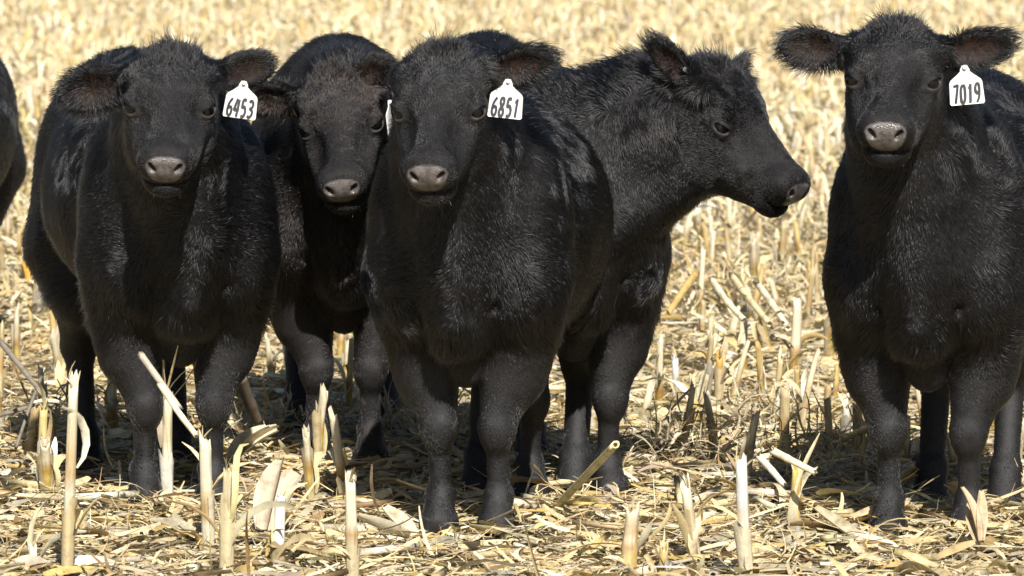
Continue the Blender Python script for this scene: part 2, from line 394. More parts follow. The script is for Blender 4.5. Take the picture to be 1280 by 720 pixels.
# ------------------------------------------------------------------ the stubs and leaves one can tell apart in front of the herd
def own_stub(px, ytop, ybase, r, tilt, label, seed, col=None, leaves=3, long=1.0, Y=None, extra=None):
    """px, ybase: where its foot stands on the ground; tilt: sideways lean"""
    rg = np.random.default_rng(seed)
    p = ground_at(px, ybase); H = (ybase - ytop) * p[1] / FPX / math.cos(tilt)
    st = stem_geo(H, r, rg, rg.uniform(-0.04, 0.04))
    if col is not None:
        c = st[2]; st = (st[0], st[1], np.clip(c / c.mean(0) * np.array(col) * .74, 0.02, 0.95))
    o = obj('corn_stub', bag_mesh('corn_stub_stem', [st]))
    o.location = (p[0], p[1], gz(p[0], p[1]) - 0.01); o.rotation_euler = (rg.uniform(-0.1, 0.1), tilt * 1.2, 0)
    tag(o, label, 'corn stub', 'stubs standing in front of the calves')
    obj('leaf_sheath', bag_mesh('leaf_sheath', [sheath_geo(H, r, rg, leaves + 1, long), wrap_geo(H, r, rg)]), o)
    extra = extra or splinters(4, (.93, 1), (.02, .05))
    if extra: obj('stem_splinter', bag_mesh('stem_splinter', [extra(H, r, rg)]), o)
    return o
def splinters(n, zf=(0.8, 1.0), Lr=(0.05, 0.14), wr=(0.003, 0.007), pr=(0.7, 1.5)):
    def f(H, r, rg):
        pos = np.stack([rg.uniform(-1, 1, n) * r * .7, rg.uniform(-1, 1, n) * r * .7, rg.uniform(*zf, n) * H], -1)
        return strips(pos, rg.choice([0.1, 3.0, 1.2, 4.8], n) + rg.normal(0, .3, n), rg.uniform(*pr, n), rg.uniform(*Lr, n), rg.uniform(*wr, n),
                      rg.normal(0, .3, n), rg.normal(0, .3, n), rg.uniform(.1, .4, n), rg.normal(0, .4, n), pick_cols(n, rg), 5, 0.6)
    return f
CR, TN, GD, OR = (0.78, 0.70, 0.50), (0.66, 0.55, 0.33), (0.68, 0.50, 0.18), (0.62, 0.36, 0.08)
own_stub(83, 468, 735, 0.0115, 0.03, 'tallest corn stub, thin and frayed at its top, left of the left calf’s front legs', 1, CR, 2, 1.2, extra=splinters(5, (.93, 1), (.03, .07)))
own_stub(42, 675, 730, 0.010, 0.0, 'short pale stub end at the bottom left corner', 2, CR, 1)
own_stub(48, 500, 628, 0.011, 0.08, 'leafy brown stub near the left edge with a curled leaf at its tip', 3, GD, 4, 1.2, extra=splinters(4, (.8, 1), (.05, .1)))
own_stub(210, 478, 634, 0.0125, -0.02, 'broken stub with forked splinters in front of the left calf’s legs', 4, CR, 1, extra=splinters(7, (.9, 1), (.08, .2), (.004, .010)))
own_stub(262, 540, 690, 0.014, -0.05, 'stout pale stub in front of the left calf’s inner foreleg, left of a pair', 5, CR, 2, 1.0)
own_stub(282, 575, 735, 0.0135, 0.02, 'pale stub at the bottom edge just right of the stout stub under the left calf', 6, TN, 3, 1.3)
own_stub(347, 610, 712, 0.013, 0.02, 'papery white stub wrapped in husk below the second calf', 7, (0.80, 0.74, 0.6), 4, 1.0)
own_stub(440, 578, 740, 0.0125, 0.0, 'straight pale stub standing alone at the bottom left of the middle calf', 8, CR, 1, 0.8, extra=splinters(4, (.95, 1), (.02, .04)))
own_stub(783, 625, 735, 0.016, 0.04, 'thick split stub below the sideways looking calf’s foreleg', 9, TN, 4, 1.1)
own_stub(828, 672, 735, 0.010, 0.0, 'short greenish gold stub at the bottom edge right of the thick split stub', 10, GD, 1)
own_stub(866, 470, 560, 0.0105, 0.02, 'grey weathered stub with a pale tip in the second row left of the tangled leaves', 11, TN, 3)
own_stub(872, 590, 712, 0.012, -0.10, 'slanting cream stub between the thick split stub and the tall white stub', 12, CR, 4, 1.0)
own_stub(935, 565, 735, 0.0135, -0.07, 'tall white stub leaning slightly right below the gap between the calves', 13, (0.80, 0.74, 0.58), 2, 1.0)
own_stub(992, 578, 690, 0.0125, 0.01, 'gold and cream stub capped by a fallen stem beside the right calf’s shadow', 14, GD, 1, 1.0)
own_stub(1057, 492, 555, 0.011, 0.0, 'cream stub pair end beside the right calf’s outer foreleg', 15, CR, 1)
own_stub(968, 440, 540, 0.009, 0.06, 'slim grey cream stub rising behind the tangled grey leaves', 16, TN, 3, 1.2)
own_stub(130, 415, 490, 0.010, 0.02, 'golden stub seen between the left calf’s hind leg and foreleg', 17, GD, 1)
own_stub(847, 440, 520, 0.010, -0.03, 'bright white stub just right of the sideways looking calf’s foreleg', 18, (0.84, 0.80, 0.68), 2)
own_stub(898, 440, 520, 0.011, 0.02, 'orange brown stub right of the bright white stub', 19, OR, 2)

# fallen stems, husks and leaf tangles that stand out
def fallen(p0, p1, r, col, label, r2=None, leaves=0, seed=0, name='fallen_stem'):
    rg = np.random.default_rng(seed)
    A = np.array(p0, float); B = np.array(p1, float); n = 14
    ts = np.linspace(0, 1, n + 1); r2 = r2 or r * 0.8; b = Bag()
    arc = rg.normal(0, .008, 3) * np.linalg.norm(B - A); P = A + (B - A) * ts[:, None] + np.sin(ts * np.pi)[:, None] * arc
    nd = rg.uniform(.3, .7); rad = (r + (r2 - r) * ts) * (1 + .22 * np.exp(-((ts - nd) / .03) ** 2))
    c = np.repeat((np.array(col) * rg.uniform(.9, 1.1))[None], n + 3, 0) * (.9 + .2 * np.linspace(0, 1, n + 3))[:, None]
    b.add(polytube(P, rad, c))
    me = b.mesh(name); me.transform(Matrix.Translation(Vector(-A)))
    o = obj(name, me); o.location = A; tag(o, label, 'corn stem')
    if leaves:
        m = leaves; u = rg.uniform(0, 1, m)
        for j in range(m):
            obj('torn_leaf', bag_mesh('torn_leaf', [strips((B - A)[None] * u[j], rg.uniform(0, 6.28, 1), rg.uniform(-.3, 1, 1), rg.uniform(.06, .16, 1), rg.uniform(.006, .02, 1),
                rg.normal(0, 1, 1), rg.normal(0, 1, 1), rg.uniform(.1, .3, 1), rg.normal(0, 1, 1), pick_cols(1, rg), 6)]), o)
    return o
G = lambda px, py, z=0.02: ground_at(px, py) + np.array([0, 0, z])
fallen(G(690, 650), at(770, 555, 13.9), 0.010, (0.68, 0.60, 0.34), 'leaning green gold stem propped up in front of the middle calf’s inner legs', 0.009, 1, 1)
fallen(at(965, 563, 13.85), at(1018, 590, 13.80), 0.009, (0.74, 0.66, 0.46), 'broken stem lying across the top of the gold stub', seed=2)
fallen(at(948, 570, 13.75), at(980, 606, 13.72), 0.0085, (0.80, 0.74, 0.6), 'short pale stem hanging down left of the gold stub', seed=3)
GREY = (0.24, 0.21, 0.17)
fallen(at(-10, 415, 15.2), at(52, 492, 15.0), 0.0075, GREY, 'dark grey stem slanting down from the left edge', seed=4)
fallen(at(52, 470, 15.3), at(20, 560, 15.1), 0.005, GREY, 'thin dark stem crossing behind the leafy brown stub', seed=5, leaves=2)
fallen(at(-5, 520, 15.2), at(62, 498, 15.3), 0.006, GREY, 'dark stem lying nearly level at the left edge in shadow', seed=6)
fallen(at(175, 442, 14.2), at(226, 512, 14.15), 0.0085, (0.50, 0.45, 0.36), 'grey broken top slanting across the splintered stub under the left calf', seed=7)
fallen(at(200, 480, 14.1), at(246, 545, 14.05), 0.008, (0.74, 0.66, 0.46), 'pale broken stem hanging from the splintered stub under the left calf', seed=8)
fallen(at(300, 470, 15.6), at(322, 470, 15.75) + np.array([0.0, 0, -0.12]), 0.017, (0.16, 0.13, 0.10), 'short thick dark stem piece behind the left calf’s foreleg', seed=9)
fallen(G(1045, 560), at(1090, 531, 14.9), 0.010, (0.70, 0.56, 0.26), 'yellow stem lying level beside the right calf’s outer foreleg', seed=10)
fallen(at(870, 342, 18.6), at(835, 392, 18.4), 0.012, (0.60, 0.40, 0.15), 'orange brown leaning stem behind the sideways looking calf’s neck', seed=11)
for i, (a, b_, c, lab) in enumerate([((945, 352), (985, 410), CR, 'long pale stem leaning in the heap right of the sideways looking calf, rightmost'),
                                 ((915, 345), (962, 405), TN, 'tan stem leaning in the middle of the heap right of the sideways looking calf'),
                                 ((890, 350), (930, 400), CR, 'pale stem leaning leftmost in the heap right of the sideways looking calf')]):
    fallen(at(a[0], a[1], 18.0), at(b_[0], b_[1], 17.7), 0.011, c, lab, seed=20 + i, leaves=3)

def husk(px, py, L, W, hd, pitch, curl, label, seed, Y=None, z=0.03, n=3, col=(0.78, 0.68, 0.46)):
    rg = np.random.default_rng(seed); p = G(px, py, z) if Y is None else at(px, py, Y)
    hdv = hd + rg.normal(0, .28, n); b = Bag()
    cc = np.clip(.74 * np.array(col)[None] * rg.uniform(.85, 1.1, (n, 1)), 0, .95)
    k = 9   # a broad cupped blade with ribs: many verts across
    for i in range(n):
        t = np.linspace(0, 1, 10); u = np.linspace(-1, 1, k)
        wid = W * (0.35 + 0.65 * np.sin(np.pi * np.clip(t * .85 + .12, 0, 1))) * rg.uniform(.8, 1.1)
        pt = pitch + rg.normal(0, .15) + curl * (t - .3); h = hdv[i] + rg.normal(0, .25) * t
        d = np.stack([np.cos(h) * np.cos(pt), np.sin(h) * np.cos(pt), np.sin(pt)], -1) * L * rg.uniform(.8, 1.1) / 9
        c = np.cumsum(d, 0); side = np.stack([-np.sin(h), np.cos(h), 0 * h], -1); up = np.cross(d / np.linalg.norm(d, axis=1, keepdims=True), side)
        ph = rg.uniform(0, 6)
        roll = rg.uniform(-.5, .5)
        s2 = side * math.cos(roll) + up * math.sin(roll); u2 = -side * math.sin(roll) + up * math.cos(roll)
        P = c[:, None] + s2[:, None] * (u[None, :, None] * wid[:, None, None] * .5) + u2[:, None] * ((u ** 2)[None, :, None] * wid[:, None, None] * .35 + .002 * np.sin(u * 14 + ph)[None, :, None])
        idx = np.arange(10 * k).reshape(10, k)
        F = np.stack([idx[:-1, :-1], idx[1:, :-1], idx[1:, 1:], idx[:-1, 1:]], -1).reshape(-1, 4)
        rib = 1 + 0.10 * np.sin(np.tile(u * 16 + ph, 10))
        b.add((P.reshape(-1, 3), F, cc[i][None] * rib[:, None]))
    o = obj('corn_husk', b.mesh('corn_husk')); o.location = p
    return tag(o, label, 'corn husk', 'loose husks in the foreground')
husk(285, 600, 0.17, 0.06, 0.3, 0.75, -0.6, 'broad golden husk standing up between the left calf and second calf', 1)
husk(330, 690, 0.20, 0.075, 1.2, 0.95, -0.8, 'large pale husk spread open above the bottom edge, below the second calf', 2, col=(0.80, 0.68, 0.50))
husk(300, 560, 0.10, 0.045, 2.2, 0.9, -0.9, 'small curled husk right behind the broad golden husk', 3, n=2)
husk(1060, 668, 0.15, 0.05, 0.2, 0.15, 0.3, 'flat golden husk left of the right calf’s outer hoof', 4, col=(0.74, 0.58, 0.34))
husk(1085, 700, 0.17, 0.045, 2.6, 0.1, 0.2, 'flat pale husk at the bottom edge below the right calf', 5)
husk(520, 690, 0.16, 0.05, 2.9, 0.1, 0.3, 'flat cream husk lying below the middle calf’s hooves', 6, col=(0.8, 0.72, 0.52))
husk(600, 672, 0.12, 0.045, 0.4, 0.2, 0.4, 'tan husk curling under the middle calf’s inner hoof', 7, n=2, col=(0.7, 0.56, 0.34))
husk(1120, 640, 0.10, 0.03, 1.0, 0.9, -1.2, 'brown curled husk against the right calf’s outer hoof', 8, n=3, col=(0.5, 0.38, 0.2))
husk(1225, 700, 0.13, 0.035, 2.0, 0.8, -0.5, 'tan husk standing in front of the right calf’s inner hoof', 9, n=3, col=(0.62, 0.48, 0.3))
husk(35, 368, 0.10, 0.035, 2.2, 0.9, -0.6, 'orange husk in the stubble left of the left calf’s belly', 10, n=2, col=(0.72, 0.42, 0.08))
def tangle(px, py, label, seed, n=70, spread=0.11, h=0.12, grey=True):
    rg = np.random.default_rng(seed); p = G(px, py, 0.02)
    pos = np.stack([np.clip(rg.normal(0, spread, n), -1.6 * spread, 1.6 * spread), np.clip(rg.normal(0, spread * .5, n), -spread * .8, spread * .8), rg.uniform(0, h, n)], -1)
    w = np.array([.1, .15, .05, 0, .4, .05, .05, .05, .15]); w = w / w.sum()
    o = obj('leaf_tangle', bag_mesh('leaf_tangle', [strips(pos, rg.uniform(0, 6.28, n), rg.normal(.4, .6, n), rg.uniform(.06, .2, n), rg.uniform(.002, .009, n),
        rg.normal(0, 1.5, n), rg.normal(0, 1.2, n), rg.uniform(.1, .3, n), rg.normal(0, 1.5, n), pick_cols(n, rg, w if grey else PW), 7)]))
    o.location = p; return tag(o, label, 'leaf tangle', 'tangles of torn corn leaves')
tangle(900, 590, 'grey tangle of stringy leaves around the tall white stub', 1, 90)
tangle(845, 600, 'grey tangle of stringy leaves between the thick split stub and cream stub', 2, 60, .07)
tangle(975, 545, 'grey leaf tangle behind the gold stub', 3, 60, .07, .1)
tangle(1040, 615, 'dark leaf clump in the shade left of the right calf', 4, 110, .09, .13)
tangle(930, 395, 'pale leaf heap right of the sideways looking calf', 5, 140, .16, .14, False)
tangle(60, 545, 'shaded leaf tangle left of the left calf’s hind foot', 6, 80, .12, .1)
tangle(340, 560, 'shaded leaf tangle between the left calf and second calf', 7, 110, .12, .09)
tangle(490, 560, 'shaded leaf tangle left of the middle calf’s legs', 8, 110, .12, .07)
# the reddish stone
rg = np.random.default_rng(3)
import bmesh
bm = bmesh.new(); bmesh.ops.create_icosphere(bm, subdivisions=3, radius=1)
for v in bm.verts:
    q = v.co; v.co = Vector((q.x * 0.042, q.y * 0.03, q.z * 0.022)) * (1 + 0.18 * math.sin(q.x * 3 + 1) * math.cos(q.y * 4) + 0.06 * math.sin(q.z * 9))
me = bpy.data.meshes.new('clod'); bm.to_mesh(me); bm.free()
me.materials.append(plain('brown_clod', (0.16, 0.085, 0.055), 0.9, 0.2, bump=0.8, cvar=0.4, scale=60))
o = obj('soil_clod', me); o.location = G(116, 612, 0.012); tag(o, 'reddish brown soil clod between the tallest stub and the left calf’s foreleg', 'soil clod')
# ------------------------------------------------------------------ calves: a smooth distance field per animal, meshed as one skin
ZX, ZY = [0, .12, .30, .44, .62, .80, 3], [0, .105, .243, .385, .585, .79, 3]
def zm(p): return np.array([p[0], p[1], np.interp(p[2], ZX, ZY)])
def nrm(v): v = np.asarray(v, float); return v / np.linalg.norm(v)
WHISK = make_hair('whisker_hair', (0.28, 0.26, 0.22), .35)
class Field:
    def __init__(s): s.p = []
    def ell(s, c, r, k=0.04, rot=None, sub=False):
        c = np.asarray(c, float); r = np.asarray(r, float)
        s.p.append(('e', c, r, None if rot is None else np.asarray(rot, float), k, sub, c - r.max(), c + r.max()))
    def cone(s, a, b, ra, rb, k=0.04, sub=False):
        a, b = np.asarray(a, float), np.asarray(b, float); m = max(ra, rb)
        s.p.append(('c', a, b, (ra, rb), k, sub, np.minimum(a, b) - m, np.maximum(a, b) + m))
    @staticmethod
    def dist(pr, X, Y, Z):
        if pr[0] == 'e':
            _, c, r, rot = pr[:4]; x, y, z = X - c[0], Y - c[1], Z - c[2]
            if rot is not None:
                x, y, z = (rot[0, i] * x + rot[1, i] * y + rot[2, i] * z for i in range(3))   # rot columns = axes
            x, y, z = x / r[0], y / r[1], z / r[2]
            k0 = np.sqrt(x * x + y * y + z * z) + 1e-9
            k1 = np.sqrt((x / r[0]) ** 2 + (y / r[1]) ** 2 + (z / r[2]) ** 2) + 1e-9
            return k0 * (k0 - 1) / k1
        _, a, b, (ra, rb) = pr[:4]; d = b - a; L2 = d @ d
        x, y, z = X - a[0], Y - a[1], Z - a[2]
        t = np.clip((x * d[0] + y * d[1] + z * d[2]) / L2, 0, 1)
        return np.sqrt((x - t * d[0]) ** 2 + (y - t * d[1]) ** 2 + (z - t * d[2]) ** 2) - (ra + (rb - ra) * t)
    @staticmethod
    def mix(f, d, k, sub):
        if sub:
            h = np.clip(0.5 - 0.5 * (f + d) / k, 0, 1); return f * (1 - h) - d * h + k * h * (1 - h)
        h = np.clip(0.5 + 0.5 * (d - f) / k, 0, 1); return d * (1 - h) + f * h - k * h * (1 - h)
    def at(s, P):
        X, Y, Z = P[:, 0], P[:, 1], P[:, 2]; f = np.full(len(P), 1.0)
        for pr in s.p:
            k, sub, lo, hi = pr[4:]; m = k + 0.03
            q = np.nonzero((X > lo[0] - m) & (X < hi[0] + m) & (Y > lo[1] - m) & (Y < hi[1] + m) & (Z > lo[2] - m) & (Z < hi[2] + m))[0]
            if len(q): f[q] = s.mix(f[q], s.dist(pr, X[q], Y[q], Z[q]), k, sub)
        return f
    def grad(s, P, e=0.0015):
        k = np.array([[1, -1, -1], [-1, -1, 1], [-1, 1, -1], [1, 1, 1]], float); g = np.zeros_like(P)
        for a in k: g += a * s.at(P + a * e)[:, None]
        return g / (np.linalg.norm(g, axis=1, keepdims=True) + 1e-12)
    def mesh(s, fine_lo, fine_hi, hf=0.0046, hc=0.011):
        lo = np.min([p[6] for p in s.p if not p[5]], 0) - 0.02; hi = np.max([p[7] for p in s.p if not p[5]], 0) + 0.02
        ax = []
        for i in range(3):
            a, b = max(lo[i], fine_lo[i]), min(hi[i], fine_hi[i])
            parts = [np.linspace(a, b, max(2, int((b - a) / hf)))]
            if a - lo[i] > hc: parts.insert(0, np.linspace(lo[i], a, max(2, int((a - lo[i]) / hc)), endpoint=False))
            if hi[i] - b > hc: parts.append(np.linspace(b, hi[i], max(2, int((hi[i] - b) / hc)) + 1)[1:])
            ax.append(np.concatenate(parts))
        f = np.full([len(a) for a in ax], 1.0, np.float32)
        for pr in s.p:
            k, sub, l, h = pr[4:]; m = k + 0.03; sl = []
            for i in range(3):
                a, b = np.searchsorted(ax[i], [l[i] - m, h[i] + m]); sl.append(slice(a, b))
            sl = tuple(sl); X = ax[0][sl[0]][:, None, None]; Y = ax[1][sl[1]][None, :, None]; Z = ax[2][sl[2]][None, None]
            if f[sl].size: f[sl] = s.mix(f[sl], s.dist(pr, X, Y, Z), k, sub)
        ins = f < 0; nx, ny, nz = f.shape
        acc = np.zeros((nx - 1, ny - 1, nz - 1, 3), np.float32); cnt = np.zeros((nx - 1, ny - 1, nz - 1), np.float32)
        AX = ax
        for d in range(3):
            a = [slice(None)] * 3; b = [slice(None)] * 3; a[d] = slice(0, -1); b[d] = slice(1, None)
            fa, fb = f[tuple(a)], f[tuple(b)]; cr = (fa < 0) != (fb < 0)
            I = np.array(np.nonzero(cr)); va = fa[cr]; vb = fb[cr]; t = va / (va - vb)
            P = np.stack([AX[i][I[i]] for i in range(3)], -1); P[:, d] += t * (AX[d][I[d] + 1] - AX[d][I[d]])
            o1, o2 = [i for i in range(3) if i != d]
            for u in (0, -1):
                for v in (0, -1):
                    J = I.copy(); J[o1] += u; J[o2] += v
                    ok = (J >= 0).all(0) & (J[0] < nx - 1) & (J[1] < ny - 1) & (J[2] < nz - 1)
                    Jf = np.ravel_multi_index(J[:, ok], (nx - 1, ny - 1, nz - 1))
                    for c in range(3):
                        acc.reshape(-1, 3)[:, c] += np.bincount(Jf, P[ok, c], minlength=cnt.size).astype(np.float32)
                    cnt.reshape(-1)[:] += np.bincount(Jf, minlength=cnt.size)
        act = cnt > 0; vid = np.full(cnt.shape, -1); vid[act] = np.arange(act.sum())
        V = (acc[act] / cnt[act][:, None]).astype(float); Fs = []
        for d in range(3):
            a = [slice(None)] * 3; b = [slice(None)] * 3; a[d] = slice(0, -1); b[d] = slice(1, None)
            cr = ins[tuple(a)] != ins[tuple(b)]; I = np.array(np.nonzero(cr)); si = ins[tuple(a)][cr]
            o1, o2 = (d + 1) % 3, (d + 2) % 3
            ok = (I[o1] > 0) & (I[o2] > 0) & (I[o1] < f.shape[o1] - 1) & (I[o2] < f.shape[o2] - 1); I = I[:, ok]; si = si[ok]
            q = []
            for u, v in ((-1, -1), (0, -1), (0, 0), (-1, 0)):
                J = I.copy(); J[o1] += u; J[o2] += v; q.append(vid[J[0], J[1], J[2]])
            q = np.stack(q, -1); q[~si] = q[~si][:, ::-1]; Fs.append(q)
        F = np.concatenate(Fs)
        for _ in range(2):
            G_ = s.grad(V); d = s.at(V); V = V - G_ * np.clip(d, -0.004, 0.004)[:, None] * 0.9
        return V, F, s.grad(V, 0.003)

def vnoise(P, sc, seed):
    """smooth pseudo-random vector field in [-1,1]^3"""
    rg = np.random.default_rng(seed); out = np.zeros((len(P), 3))
    for o in range(3):
        for j in range(5):
            k = rg.normal(0, 1, 3) * sc; out[:, o] += np.sin(P @ k + rg.uniform(0, 6.28))
    return out / 2.6

DIG = {'0': [[(.5, 1), (.2, .85), (.12, .5), (.2, .12), (.5, 0), (.8, .15), (.88, .5), (.8, .88), (.5, 1)]],
       '1': [[(.35, .8), (.58, 1), (.52, 0)]],
       '3': [[(.15, .9), (.5, 1), (.85, .82), (.75, .6), (.4, .52), (.8, .42), (.88, .2), (.5, 0), (.12, .1)]],
       '4': [[(.45, 1), (.05, .36), (1, .40)], [(.80, .95), (.66, -.02)]],
       '5': [[(.85, 1), (.3, .98), (.2, .58), (.6, .6), (.88, .35), (.7, .05), (.15, .02)]],
       '6': [[(.75, 1), (.3, .7), (.12, .3), (.3, .02), (.7, .02), (.88, .28), (.65, .5), (.2, .4)]],
       '7': [[(.1, .92), (.88, 1), (.45, 0)]],
       '8': [[(.5, .54), (.2, .75), (.3, .97), (.68, 1), (.8, .76), (.5, .54), (.16, .28), (.28, .02), (.7, .02), (.86, .26), (.5, .54)]],
       '9': [[(.85, .62), (.5, .48), (.15, .68), (.3, .97), (.7, 1), (.86, .75), (.8, .3), (.45, 0)]]}
def smooth_poly(pts, n=4):
    P = np.array(pts, float); out = []
    if len(P) < 4: return np.concatenate([P[i] + (P[i + 1] - P[i]) * np.linspace(0, 1, 9)[:, None] for i in range(len(P) - 1)])
    Q = np.vstack([2 * P[0] - P[1], P, 2 * P[-1] - P[-2]])
    for i in range(1, len(Q) - 2):
        for t in np.linspace(0, 1, n, endpoint=False):
            a, b, c, d = Q[i - 1:i + 3]
            out.append(.5 * (2 * b + (c - a) * t + (2 * a - 5 * b + 4 * c - d) * t * t + (3 * b - a - 3 * c + d) * t ** 3))
    out.append(P[-1]); return np.array(out)
def tag_meshes(text):
    """plate in the x-z plane, front towards -y, hung from its top pin at the origin"""
    out = [(-.006, .004), (-.011, -.006), (-.011, -.010), (-.019, -.017), (-.035, -.029), (-.038, -.035), (-.040, -.082), (-.037, -.086),
           (.037, -.086), (.040, -.082), (.038, -.035), (.035, -.029), (.019, -.017), (.011, -.010), (.011, -.006), (.006, .004)]
    bm = bmesh.new()
    f = bm.faces.new([bm.verts.new((x, -0.001, z)) for x, z in out])
    r = bmesh.ops.extrude_face_region(bm, geom=[f])
    for v in r['geom']:
        if isinstance(v, bmesh.types.BMVert): v.co.y += 0.0022
    bmesh.ops.bevel(bm, geom=[e for e in bm.edges if abs(e.verts[0].co.y - e.verts[1].co.y) < 1e-5], offset=0.0004, segments=1, affect='EDGES')
    for v in bm.verts: v.co.y += 9 * v.co.x ** 2 * 0.35
    bmesh.ops.recalc_face_normals(bm, faces=bm.faces)
    me = bpy.data.meshes.new('ear_tag'); bm.to_mesh(me); bm.free(); me.materials.append(TAGW)
    V, F = [], []; n = 0; w = .066 / 4; hw = .0028
    for i, ch in enumerate(text):
        for st in DIG[ch]:
            P = smooth_poly(st); X = -.033 + i * w + w * (.08 + .80 * P[:, 0]) + .002 * (P[:, 1] - .5); Z = -.081 + .041 * P[:, 1]
            T = np.gradient(np.stack([X, Z], -1), axis=0); T /= np.linalg.norm(T, axis=1, keepdims=True) + 1e-9; Nn = np.stack([-T[:, 1], T[:, 0]], -1)
            l = np.stack([X, Z], -1) + Nn * hw; r_ = np.stack([X, Z], -1) - Nn * hw
            for q in (l, r_): V.append(np.stack([q[:, 0], -0.0018 + 9 * q[:, 0] ** 2 * .35, q[:, 1]], -1))
            m = len(P); a = n + np.arange(m - 1); F.append(np.stack([a, a + 1, a + m + 1, a + m], -1)); n += 2 * m
    me2 = np_mesh('tag_number', np.concatenate(V), np.concatenate(F), INK, False)
    return me, me2

def lathe_disc(name, r, h, m, seg=14):
    bm = bmesh.new(); bmesh.ops.create_cone(bm, cap_ends=True, segments=seg, radius1=r, radius2=r * .75, depth=h)
    me = bpy.data.meshes.new(name); bm.to_mesh(me); bm.free(); me.materials.append(m); return me

def build_calf(spec):
    seed = spec['seed']; rg = np.random.default_rng(seed)
    r = R(spec['heading']); c, s_ = math.cos(r), math.sin(r)
    W2L = np.array([[c, s_, 0], [-s_, c, 0], [0, 0, 1]]); O = np.array([spec['x'], spec['y'], 0.0])
    loc = lambda p: W2L @ (np.asarray(p, float) - O)
    ya, pi, ro = R(spec.get('yaw', 0)), R(spec.get('pitch', 36)), R(spec.get('roll', 0))
    m = np.array([math.sin(ya) * math.cos(pi), -math.cos(ya) * math.cos(pi), -math.sin(pi)])
    y = np.array([math.cos(ya), math.sin(ya), 0]); z = np.cross(m, y)
    y, z = y * math.cos(ro) + z * math.sin(ro), z * math.cos(ro) - y * math.sin(ro)
    H = np.stack([W2L @ m, W2L @ y, W2L @ z], 1); HO = loc(spec['head'])
    hp = lambda x, y_, z_: HO + H @ np.array([x, y_, z_])
    g = spec.get('girth', 1.0); f = Field(); sp = spec.get('spread', 0.075); hs = spec.get('hs', (0.12, 0.12)); hx = spec.get('hx', (-0.78, -0.78))
    top = spec.get('top', 0.0)
    # trunk
    f.ell((-.08, 0, .735), (.26, .205 * g, .315), .05)
    f.ell((-.45, 0, .735 + top * .5), (.46, .265 * g, .285), .06)
    f.ell((-.82, 0, .82 + top), (.26, .21 * g, .21), .08)
    wz = spec.get('wz', 0)
    f.cone((-.02, 0, .93 + top * .5 + wz), (-.80, 0, .945 + top), .075, .075, .10)
    f.ell((.08, 0, .61), (.13, .080, .14), .06); f.cone((.13, 0, .60), (.05, 0, .45), .062, .046, .05)
    f.cone((.235, 0, .70), (.225, 0, .56), .030, .022, .022)
    f.cone((.17, 0, .80), (.16, 0, .53), .065, .05, .06)
    for q in (1, -1):
        # shoulder, elbow and foreleg
        f.ell((-.0, q * .13 * g, .72), (.15, .11, .26), .06)
        f.ell((.08, q * .13, .64), (.10, .085, .13), .04)
        fo = sp
        dx = spec.get('fx', (0, 0))[0 if q > 0 else 1]
        f.cone((.02, q * .150, .64), (-.01, q * (.060 + fo * .75), .43), .096, .070, .04)
        f.cone((-.012, q * (.052 + fo * .75), .46), (.02 + dx, q * (fo + .002), .325), .082, .044, .02)
        f.ell((.028 + dx, q * fo, .300), (.037, .041, .052), .022)
        f.cone((.018 + dx, q * fo, .30), (.005 + dx, q * fo, .12), .0275, .025, .014)
        f.cone((-.028 + dx, q * (fo + .016), .085), (-.022 + dx, q * (fo + .016), .105), .008, .012, .01); f.cone((-.028 + dx, q * (fo - .016), .085), (-.022 + dx, q * (fo - .016), .105), .008, .012, .01)
        f.cone((.045 + dx, q * (fo - .012), .325), (.030 + dx, q * (fo - .008), .27), .014, .012, .012)
        f.ell((.000 + dx, q * fo, .105), (.037, .035, .034), .016)
        f.cone((.008 + dx, q * fo, .09), (.035 + dx, q * fo, .035), .033, .042, .012)
        f.cone((.14, q * .095, .88), (.17, q * .085, .60), .010, .012, .035, sub=True)
        f.cone((.045 + dx, q * (fo + .018), .012), (.02 + dx, q * (fo + .018), .03), .026, .03, .012)
        f.cone((.045 + dx, q * (fo - .018), .012), (.02 + dx, q * (fo - .018), .03), .026, .03, .012)
        # haunch and hind leg
        hy = q * hs[0 if q > 0 else 1]; hX = hx[0 if q > 0 else 1]
        f.ell((-.86, q * .13 * g, .70), (.19, .11, .25), .07)
        f.cone((-.80, q * .14, .62), (hX + .04, hy, .52), .13, .085, .06)
        f.cone((hX + .03, hy, .54), (hX - .10, hy, .385), .085, .048, .05)
        f.ell((hX - .11, hy, .375), (.045, .036, .05), .03)
        f.cone((hX - .105, hy, .37), (hX - .03, hy, .13), .036, .031, .016)
        f.ell((hX - .03, hy, .115), (.041, .038, .036), .016)
        f.cone((hX - .02, hy, .10), (hX + .01, hy, .03), .036, .044, .02)
        f.cone((hX + .02, hy + .017, .014), (hX - .01, hy + .017, .03), .026, .03, .012)
        f.cone((hX + .02, hy - .017, .014), (hX - .01, hy - .017, .03), .026, .03, .012)
    for i_, pr in enumerate(f.p):
        pr = list(pr)
        if pr[0] == 'e': c0 = zm(pr[1]); dz = c0 - pr[1]; pr[1] = c0; pr[6] = pr[6] + dz; pr[7] = pr[7] + dz
        else:
            pr[1], pr[2] = zm(pr[1]), zm(pr[2]); m_ = max(pr[3]); pr[6], pr[7] = np.minimum(pr[1], pr[2]) - m_, np.maximum(pr[1], pr[2]) + m_
        f.p[i_] = tuple(pr)
    # neck: crest, mid, throat
    A1, B1 = np.array([-.02, 0, .92 + top * .5 + wz]), hp(-.085, 0, -.0)
    A2, B2 = np.array([.05, 0, .80]), hp(-.06, 0, -.05)
    A3, B3 = np.array([.12, 0, .68]), hp(*spec.get('throat', (.02, 0, -.100)))
    M2 = (A2 + B2) / 2 + np.array(spec.get('neckbow', (0, 0, 0)))
